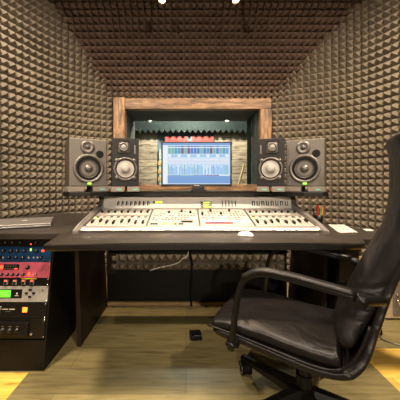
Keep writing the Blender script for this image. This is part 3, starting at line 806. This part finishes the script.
t = unit('connector_panel', 0.4525, 0.497, M['plastic'], 'narrow black rack panel of red and black push buttons between the pink and steel units')
for px in (-2, 7, 16, 24.5, 33):
    mb = MB(); mb.box(ux(px)-0.012, ux(px)+0.012, -0.010, -0.003, 0.006, 0.034, M['key'], 0.002); mb.box(ux(px)-0.007, ux(px)+0.007, -0.014, -0.0101, 0.008, 0.024, M['plastic'], 0.002); mb.box(ux(px)-0.005, ux(px)+0.005, -0.012, -0.0101, 0.026, 0.033, M['red_led']); mb.build('push_button', t)
mb = MB(); mb.box(ux(22), ux(37), -0.005, -0.003, 0.038, 0.042, M['yellow']); mb.build('label_strip', t); screws(t, 0.0445)
t = unit('effects_processor', 0.364, 0.452, M['steel'], 'brushed steel rack unit with a bright green display')
mb = MB(); mb.box(-0.45, ux(24), -0.0055, -0.003, 0.022, 0.070, M['plastic'], 0.001); d = mb.build('display', t)
mb = MB(); mb.box(ux(-30), ux(12.8), -0.007, -0.0055, 0.027, 0.065, M['lcd']); mb.build('screen', d)
mb = MB(); mb.box(ux(17), ux(21), -0.0065, -0.0055, 0.034, 0.037, M['white']); mb.box(ux(18.5), ux(19.8), -0.0065, -0.0055, 0.042, 0.052, M['white']); mb.build('emblem', d)
for dx, dz in ((-1, 0), (1, 0), (0, 1), (0, -1)):
    mb = MB(); mb.box(ux(32)+dx*0.021-0.009, ux(32)+dx*0.021+0.009, -0.008, -0.003, 0.048+dz*0.019-0.006, 0.048+dz*0.019+0.006, M['plastic'], 0.002); mb.build('arrow_button', t)
led(t, 44, 0.065, 'ring', 0.010, 0.010, 'toggle'); screws(t, 0.088)
t = unit('power_unit', 0.275, 0.3635, M['plastic'], 'black rack unit with a white emblem and one square orange light')
led(t, 28.3, 0.048, 'orange_led', 0.027, 0.027)
mb = MB(); e = -0.0035
g0, g1 = ux(0.6), ux(5.2); st = 0.0045
mb.box(g0, g0+st, -0.0045, -0.003, 0.030, 0.066, M['white']); mb.box(g0, g1, -0.0045, -0.003, 0.062, 0.066, M['white']); mb.box(g0, g1-0.006, -0.0045, -0.003, 0.030, 0.034, M['white'])
mb.box(g0+0.010, g1, -0.0045, -0.003, 0.050, 0.054, M['white']); mb.box(g1-0.012, g1-0.008, -0.0045, -0.003, 0.030, 0.052, M['white'])
for k in range(13):
    if k == 6: continue
    mb.box(ux(6.2)+k*0.0056, ux(6.2)+k*0.0056+0.0038, -0.0045, -0.003, 0.048, 0.053, M['white'])
for k in range(5): mb.box(ux(9.5)+k*0.0056, ux(9.5)+k*0.0056+0.0036, -0.0045, -0.003, 0.037, 0.040, M['ring'])
mb.build('emblem', t); screws(t, 0.0885)
t = unit('headphone_amp', 0.170, 0.2745, M['plastic'], 'black rack unit with a raised bezel and four knobs, lowest in the rack')
mb = MB(); mb.box(-0.44, ux(34), -0.018, -0.003, 0.016, 0.092, M['plastic'], 0.005); mb.box(-0.43, ux(32), -0.0195, -0.018, 0.030, 0.078, M['black'], 0.001); bz = mb.build('bezel', t)
for px in (3.2, 10, 17, 24, -4, -11):
    mb = MB(); T = Matrix.Translation((ux(px), -0.0195, 0.048)) @ RX90
    mb.lathe([(0.014, 0), (0.014, 0.0015), (0.011, 0.002), (0.010, 0.012), (0, 0.013)], M['plastic'], 18, T); mb.box(-0.001, 0.001, 0.002, 0.009, 0.0131, 0.014, M['ring'], T=T)
    mb.box(-0.008, 0.008, 0.019, 0.022, 0.0, 0.0008, M['ring'], T=T); mb.build('knob', bz)
screws(t, 0.104)
mb = MB(); mb.box(ux(36), ux(38), -0.010, -0.003, 0.02, 0.03, M['screw'], 0.001); mb.build('toggle', t)

# ------------------------------------------------------------------ drawer cabinet at the right, case, cables, pedal
cab = thing('drawer_cabinet', 'low black cabinet under the right wing of the desk', 'cabinet', (1.06, 1.83, 0))
mb = MB(); mb.box(-0.15, -0.02, -0.20, 0.20, 0, 0.665, M['black'], 0.003); mb.box(-0.16, -0.01, -0.215, 0.205, 0.666, 0.684, M['brownboard'], 0.003); mb.build('body', cab)
for k in range(3):
    mb = MB(); mb.box(-0.145, -0.025, -0.214, -0.201, 0.03+k*0.21, 0.225+k*0.21, M['black'], 0.003); d = mb.build('drawer', cab)
    mb = MB(); mb.cyl((-0.11, -0.225, 0.17+k*0.21), (-0.06, -0.225, 0.17+k*0.21), 0.004, M['darkring']); mb.cyl((-0.085, -0.225, 0.17+k*0.21), (-0.085, -0.214, 0.17+k*0.21), 0.003, M['darkring']); mb.build('handle', d)
D = 2.05
xw = at(386, 0, D).x
case = thing('equipment_case', 'beige metal case standing on the floor behind the chair at the right edge', 'case', (xw, D, 0))
mb = MB(); mb.box(0, 0.30, 0, 0.18, 0.015, 0.60, M['beige'], 0.006); mb.build('body', case)
mb = MB(); mb.box(0.05, 0.28, -0.006, 0, 0.04, 0.50, M['pad'], 0.003); d = mb.build('door', case)
mb = MB(); mb.tube([(0.075, -0.007, 0.17), (0.07, -0.03, 0.16), (0.085, -0.03, 0.12), (0.10, -0.007, 0.11)], 0.004, M['screw'], 8); mb.cyl((0.08, -0.006, 0.20), (0.08, -0.014, 0.20), 0.010, M['screw']); mb.build('handle', d)
for X in (0.03, 0.27):
    for Y in (0.04, 0.14):
        mb = MB(); mb.cyl((X, Y, 0), (X, Y, 0.015), 0.018, M['rubber']); mb.build('foot', case)
cr = thing('wooden_crate', 'brown slatted wooden crate behind the chair, beside the beige case', 'crate', (at(361, 0, 2.25).x, 2.26, 0))
mb = MB()
for k in range(5): mb.box(0, 0.12, 0, 0.02, 0.02+k*0.085, 0.09+k*0.085, M['batten'], 0.003); mb.box(0, 0.12, 0.20, 0.22, 0.02+k*0.085, 0.09+k*0.085, M['batten'], 0.003)
mb.build('slat_wall', cr)
mb = MB()
for X in (0.0, 0.10):
    for Y in (0.021, 0.178): mb.box(X, X+0.02, Y, Y+0.02, 0, 0.45, M['brownboard'])
mb.build('corner_post', cr)
q = at(376.5, 333, H*F/(334-CY))
o = MB(); o.lathe([(0, 0), (0.028, 0), (0.032, 0.010), (0.028, 0.04), (0.012, 0.052), (0, 0.052)], M['rubber'], 18); o = o.build('rubber_stopper'); o.location = (at(377, 0, 1.87).x, 1.87, 0)
tag(o, 'small round black rubber stopper on the floor behind the chair', 'stopper')
def fl(x, y, z=0.005): 
    D = (H-z)*F/(y-CY); return at(x, y, D)
mb = MB(); mb.tube([fl(378, 330), fl(381, 338), fl(389, 342), fl(398, 344.5), fl(415, 346)], 0.005, M['ring'], 8)
tag(mb.build('grey_cable'), 'grey cable curving over the floor in front of the beige case', 'cable')
def plane_pt(x, y, D): v = at(x, y, D); return v
mb = MB(); mb.tube([plane_pt(150, 270.5, 2.27), plane_pt(158, 268, 2.27), plane_pt(170, 265.5, 2.27), plane_pt(178, 263, 2.27), plane_pt(183, 258.5, 2.27), plane_pt(187, 256, 2.27), plane_pt(189, 250, 2.28)], 0.0045, M['white'], 8)
tag(mb.build('white_cable'), 'white cable hanging across the foam strip under the desk', 'cable')
mb = MB(); mb.tube([plane_pt(189, 248, 2.26), plane_pt(190.5, 256, 2.26), plane_pt(192, 264, 2.26), plane_pt(191.5, 273, 2.26), plane_pt(191, 290, 2.27), (0.045, 2.25, 0.02)], 0.009, M['rubber'], 8)
tag(mb.build('black_cable'), 'thick black cable hanging vertically over the foam strip under the desk', 'cable')
fs = thing('foot_switch', 'small black foot switch on the floor beneath the desk', 'foot switch', (fl(195.5, 336).x, fl(195.5, 336).y, 0), (0, 0, 0.05))
mb = MB(); mb.box(-0.038, 0.038, -0.05, 0.05, 0.0, 0.022, M['rubber'], 0.004); mb.build('housing', fs)
mb = MB(); mb.box(-0.032, 0.032, -0.044, 0.03, 0.022, 0.032, M['plastic'], 0.003); 
for k in range(4): mb.box(-0.024+k*0.013, -0.019+k*0.013, -0.035, 0.02, 0.032, 0.034, M['rubber'])
mb.build('pedal', fs)
q0 = fl(196, 329.5, 0.012)
mb = MB(); mb.tube([(q0.x, fs.location.y+0.048, 0.012), fl(200, 325.5), fl(207, 321), fl(211.5, 317), fl(210, 312.5), fl(200, 309.5), fl(186, 308.2), (at(170, 0, 2.28).x, 2.26, 0.01)], 0.0045, M['rubber'], 8)
mb.build('cable', fs)

# ------------------------------------------------------------------ office chair
TH = math.radians(30)
OX, OY = 0.118, 1.11
bdir = Vector((math.cos(TH), -math.sin(TH), 0)); sdir = Vector((math.sin(TH), math.cos(TH), 0))
# local frame: x = u (towards the backrest), y = v (across), z up
ch = thing('office_chair', 'black leather swivel armchair facing the desk, right foreground', 'office chair', (OX, OY, 0), (0, 0, -TH))
UZ = Matrix(((1, 0, 0, 0), (0, 0, 1, 0), (0, 1, 0, 0), (0, 0, 0, 1)))  # (u,z,h)->(u,h,z)
def crm(pts, sub=5):
    pts = [Vector(q) for q in pts]; q = [pts[0]*2-pts[1]]+pts+[pts[-1]*2-pts[-2]]; out = []
    for i in range(1, len(q)-2):
        for k in range(sub):
            t = k/sub
            out.append(0.5*((2*q[i])+(q[i+1]-q[i-1])*t+(2*q[i-1]-5*q[i]+4*q[i+1]-q[i+2])*t*t+(3*q[i]-q[i-1]-3*q[i+1]+q[i+2])*t**3))
    out.append(pts[-1]); return out
def slabloft(path, thick, v0, v1, m, rc=0.03, seg_w=16, crown=0.0, name='x', taper=None, parent=ch, wr=None, channels=0):
    """closed cushion that follows a (u,z) centre path; thick(t) half thickness; v-range may taper"""
    mb = MB(); P = crm(path); n = len(P); rings = []
    K = 36
    for i, q in enumerate(P):
        t = i/(n-1)
        d = (P[min(i+1, n-1)]-P[max(i-1, 0)]).normalized(); nn = Vector((-d.y, d.x))
        th = thick(t); a, b = (v0, v1) if taper is None else taper(t)
        e = min(1.0, math.sqrt(max(0.0, 1-((abs(2*t-1)-0.90)/0.10)**2))) if abs(2*t-1) > 0.90 else 1.0
        e = max(e, 0.12)
        hw_, cv = (b-a)/2*(0.93+0.07*e), (a+b)/2
        ring = []
        for k in range(K):
            an = 2*PI*k/K; c_, s_ = math.cos(an), math.sin(an)
            ex = 0.22; ey = 0.55
            w_ = hw_*math.copysign(abs(c_)**ex, c_); h_ = th*e*math.copysign(abs(s_)**ey, s_)
            if s_ > 0: h_ += crown*e*(1-(w_/hw_)**2)
            if channels and s_ > 0: h_ -= 0.006*e*abs(math.sin(t*channels*PI))**8
            pt = q+nn*h_
            ring.append(mb.bm.verts.new((pt.x, cv+w_, pt.y)))
        rings.append(ring)
    fs_ = []
    for a, b in zip(rings[:-1], rings[1:]):
        for k in range(K): fs_.append(mb.bm.faces.new((a[k], a[(k+1) % K], b[(k+1) % K], b[k])))
    fs_.append(mb.bm.faces.new(rings[0][::-1])); fs_.append(mb.bm.faces.new(rings[-1]))
    mb._fin(fs_, m, True)
    return mb.build(name, parent)
# shell follows under the seat and up the back
shell = slabloft([(-0.015, 0.425), (0.10, 0.418), (0.25, 0.400), (0.38, 0.388), (0.465, 0.402), (0.515, 0.45), (0.546, 0.54), (0.592, 0.69), (0.658, 0.87), (0.690, 1.0), (0.690, 1.12), (0.674, 1.205)],
                 lambda t: 0.020-0.006*t, 0.0, 0.43, M['leather'], name='shell', taper=lambda t: (0.08*min(1, max(0, t-0.38)/0.25), 0.43-0.07*min(1, max(0, t-0.38)/0.25)))
seat = slabloft([(-0.03, 0.438), (0.05, 0.452), (0.18, 0.450), (0.32, 0.436), (0.42, 0.432), (0.45, 0.436)], lambda t: 0.026, 0.012, 0.418, M['leather'], crown=0.010, name='seat_cushion', channels=0)
bc = slabloft([(0.455, 0.475), (0.488, 0.55), (0.540, 0.66), (0.604, 0.80), (0.648, 0.92), (0.658, 1.05), (0.644, 1.16), (0.636, 1.215)], lambda t: 0.032+0.010*math.sin(t*PI)-0.004*t, 0.02, 0.48, M['leather'], crown=0.012, name='back_cushion', channels=3, taper=lambda t: (0.03+0.055*min(1, t*3), 0.40-0.045*min(1, t*3)))
# piping
mb = MB(); mb.tube([(-0.035, 0.008, 0.442), (0.1, 0.004, 0.436), (0.25, 0.003, 0.420), (0.38, 0.003, 0.408), (0.455, 0.006, 0.425), (0.50, 0.01, 0.49), (0.53, 0.014, 0.58)], 0.004, M['leather'], 8); mb.build('piping', seat)
for v in (-0.028, 0.458):
    sg = 1 if v < 0 else -1
    mb = MB()
    mb.tube([(0.085, v, 0.408), (0.092, v, 0.48), (0.108, v, 0.60), (0.135, v, 0.672), (0.195, v, 0.705), (0.29, v, 0.705), (0.40, v, 0.692), (0.49, v, 0.680)], 0.017, M['plastic'], 10, rz=0.012, up=Vector((0, 0, 1)))
    mb.tube([(0.49, v, 0.680), (0.515, v+sg*0.008, 0.672), (0.565, v+sg*0.055, 0.665)], 0.016, M['plastic'], 10)
    ar = mb.build('armrest', ch)
    mb = MB(); mb.tube([(0.130, v, 0.684), (0.195, v, 0.717), (0.29, v, 0.717), (0.40, v, 0.704), (0.488, v, 0.692)], 0.022, M['leather'], 12, rz=0.011); mb.build('arm_pad', ar)
    mb = MB(); mb.cyl((0.505, v-sg*0.022, 0.674), (0.505, v+sg*0.01, 0.674), 0.018, M['plastic']); mb.build('bolt', ar)
    mb = MB(); mb.cyl((0.087, v-sg*0.022, 0.415), (0.087, v+sg*0.03, 0.415), 0.016, M['plastic']); mb.build('bolt', ar)
CU, CV = 0.31, 0.27
mb = MB(); mb.box(CU-0.12, CU+0.10, CV-0.09, CV+0.09, 0.335, 0.372, M['plastic'], 0.012, 3); mb.box(0.05, 0.10, -0.01, 0.44, 0.390, 0.404, M['plastic'], 0.003)
mb.tube([(CU, CV-0.09, 0.35), (CU+0.02, CV-0.16, 0.345), (CU+0.05, CV-0.20, 0.33)], 0.006, M['plastic'], 8); mb.build('tilt_mechanism', ch)
mb = MB(); mb.cyl((CU, CV, 0.13), (CU, CV, 0.34), 0.027, M['plastic'], seg=24); mb.cyl((CU, CV, 0.10), (CU, CV, 0.20), 0.035, M['plastic'], seg=24); mb.build('gas_column', ch)
base = MB(); base.cyl((CU, CV, 0.075), (CU, CV, 0.145), 0.052, M['plastic'], 0.042, 24); hub = base.build('base_hub', ch)
for k in range(5):
    a = math.radians(124+72*k)+TH
    dx, dy = math.cos(a), math.sin(a)
    R = 0.355
    mb = MB()
    prof = [(0.03, 0.118, 0.034, 0.028), (0.12, 0.108, 0.028, 0.024), (0.25, 0.092, 0.022, 0.017), (R+0.015, 0.080, 0.017, 0.012)]
    rings = []
    for r, z, wv, hh in prof:
        c0 = Vector((CU+dx*r, CV+dy*r, z)); sd = Vector((-dy, dx, 0))
        rings.append([mb.bm.verts.new(c0+sd*wv*sx+Vector((0, 0, hh*sz))) for sx, sz in ((-1, -1), (1, -1), (1, 0.3), (0.55, 1), (-0.55, 1), (-1, 0.3))])
    fs_ = []
    for A, B in zip(rings[:-1], rings[1:]):
        for q in range(6): fs_.append(mb.bm.faces.new((A[q], A[(q+1) % 6], B[(q+1) % 6], B[q])))
    fs_.append(mb.bm.faces.new(rings[0][::-1])); fs_.append(mb.bm.faces.new(rings[-1])); mb._fin(fs_, M['plastic'])
    mb.build('base_leg', ch)
    cx_, cy_ = CU+dx*R, CV+dy*R
    cs = MB(); yaw = a+1.1; wx, wy = math.cos(yaw), math.sin(yaw)
    cs.cyl((cx_, cy_, 0.045), (cx_, cy_, 0.075), 0.009, M['plastic'])
    ox, oy = cx_-wy*0.012, cy_+wx*0.012
    cs.cyl((ox-wx*0.010, oy-wy*0.010, 0.038), (ox+wx*0.010, oy+wy*0.010, 0.038), 0.034, M['plastic'], seg=20)
    co = cs.build('caster', ch)
    for sg in (-1, 1):
        wm = MB(); wm.cyl((ox+wx*0.011*sg, oy+wy*0.011*sg, 0.035), (ox+wx*0.026*sg, oy+wy*0.026*sg, 0.035), 0.034, M['rubber'], seg=24)
        wm.lathe([(0.026, 0), (0.026, 0.002), (0.021, 0.002), (0.021, 0)], M['ring'], 20, Matrix.Translation((ox+wx*0.026*sg, oy+wy*0.026*sg, 0.035)) @ Vector((wx*sg, wy*sg, 0)).to_track_quat('Z', 'Y').to_matrix().to_4x4())
        wm.build('wheel', co)

# ------------------------------------------------------------------ lamps
def spot_fixture(x, y, z, label, aim, power, col=(1.0, 0.74, 0.50), group=None, spot=2.3, rad=0.03, blend=0.6, zc=None, bm='bulb'):
    t = thing('ceiling_spotlight', label, 'spotlight', (x, y, z), (0, 0, 0), group)
    zc = prof_z(y)-0.005 if zc is None else zc
    d = (Vector(aim)-Vector((x, y, z))).normalized()
    T = d.to_track_quat('Z', 'Y').to_matrix().to_4x4()
    mb = MB(); mb.lathe([(0.018, -0.07), (0.026, -0.06), (0.034, 0.0), (0.031, 0.0), (0.024, -0.05), (0, -0.052)], M['ring'], 20, T); mb.build('lamp_head', t)
    mb = MB(); mb.lathe([(0, -0.030), (0.016, -0.030), (0.022, -0.012), (0.014, -0.006), (0, -0.004)], M[bm], 16, T); mb.build('bulb', t)
    mb = MB(); mb.cyl(T @ Vector((0, 0, -0.068)), (0, 0.02, zc-z), 0.007, M['ring']); mb.cyl((0, 0.02, zc-z-0.02), (0, 0.02, zc-z), 0.04, M['ring']); mb.build('mount', t)
    ld = bpy.data.lights.new('spot_beam', 'SPOT'); ld.energy = power; ld.color = col; ld.spot_size = spot; ld.spot_blend = blend; ld.shadow_soft_size = rad
    lo = bpy.data.objects.new('spot_beam', ld); COL.objects.link(lo); lo.parent = t; lo.location = d*0.012
    lo.rotation_euler = (-d).to_track_quat('Z', 'Y').to_euler()
    return t
g = 'ceiling spotlights above the desk'
a1 = at(162, 1, 2.40); a2 = at(236, 1, 2.40)
spot_fixture(a1.x, 2.40, a1.z, 'left of the two glowing ceiling spotlights above the desk', (-0.45, 2.0, 0.8), 50, group=g, spot=2.6)
spot_fixture(a2.x, 2.40, a2.z, 'right of the two glowing ceiling spotlights above the desk', (0.7, 2.0, 0.8), 50, group=g, spot=2.6)
g = 'ceiling spotlights along the side walls'
spot_fixture(-1.22, 1.0, 2.88, 'ceiling spotlight near the left wall, above and left of the equipment rack', (-1.15, 2.6, 0.5), 260, col=(1.0, 0.80, 0.60), group=g, spot=2.0, blend=1, rad=0.12, zc=3.05, bm='bulbdim')
spot_fixture(1.42, 1.0, 2.88, 'ceiling spotlight near the right wall, above and right of the armchair', (1.35, 2.7, 0.5), 260, col=(1.0, 0.80, 0.60), group=g, spot=2.0, blend=1, rad=0.12, zc=3.05, bm='bulbdim')
spot_fixture(-0.35, 0.95, 2.88, 'ceiling spotlight over the listening position, left one', (-0.35, 1.2, 0), 105, col=(1.0, 0.82, 0.64), group=g, spot=1.75, blend=1.0, rad=0.2, zc=3.05, bm='bulbdim')
spot_fixture(0.55, 0.95, 2.88, 'ceiling spotlight over the listening position, right one', (0.55, 1.2, 0), 105, col=(1.0, 0.82, 0.64), group=g, spot=1.75, blend=1.0, rad=0.2, zc=3.05, bm='bulbdim')
g = 'ceiling spotlights at the back of the room'
spot_fixture(-1.0, -0.9, 2.85, 'ceiling spotlight at the rear left of the room', (1.2, 3.0, 0.95), 190, col=(1.0, 0.82, 0.64), group=g, spot=1.1, zc=3.055, bm='bulbdim')
spot_fixture(1.15, -0.9, 2.85, 'ceiling spotlight at the rear right of the room', (-1.1, 3.0, 0.95), 190, col=(1.0, 0.82, 0.64), group=g, spot=1.1, zc=3.055, bm='bulbdim')
spot_fixture(0.1, -2.2, 1.62, 'low spotlight on the rear wall facing the desk', (0.1, 2.2, 0.5), 170, col=(1.0, 0.84, 0.68), spot=0.8, zc=3.055, bm='bulbdim')
# booth lamp
t = thing('booth_lamp', 'round ceiling lamp of the booth behind the glass', 'lamp', (0.1, 4.2, 2.502))
mb = MB(); mb.lathe([(0, -0.04), (0.08, -0.035), (0.10, 0.0), (0.10, 0.05), (0, 0.05)], M['bulb'], 20); mb.build('shade', t)
ld = bpy.data.lights.new('booth_light', 'POINT'); ld.energy = 140; ld.color = (1.0, 0.88, 0.72); ld.shadow_soft_size = 0.06
lo = bpy.data.objects.new('booth_light', ld); COL.objects.link(lo); lo.parent = t; lo.location = (0, 0, -0.12)

w_ = bpy.data.worlds.new('World'); scene.world = w_; w_.use_nodes = True
w_.node_tree.nodes['Background'].inputs[0].default_value = (1.0, 0.85, 0.68, 1); w_.node_tree.nodes['Background'].inputs[1].default_value = 0.02

# ------------------------------------------------------------------ camera
cd = bpy.data.cameras.new('Camera'); cam = bpy.data.objects.new('Camera', cd); COL.objects.link(cam)
cam.location = (0, 0, H); cam.rotation_euler = (PI/2, 0, 0)
cd.sensor_fit = 'HORIZONTAL'; cd.sensor_width = 36; cd.lens = 36*F/400
cd.shift_x = (200-CX)/400; cd.shift_y = -(200-CY)/400
cd.clip_start = 0.02
scene.camera = cam
vs = scene.view_settings
vs.view_transform = 'Standard'; vs.look = 'None'; vs.gamma = 1; vs.use_curve_mapping = False; vs.exposure = 0.5
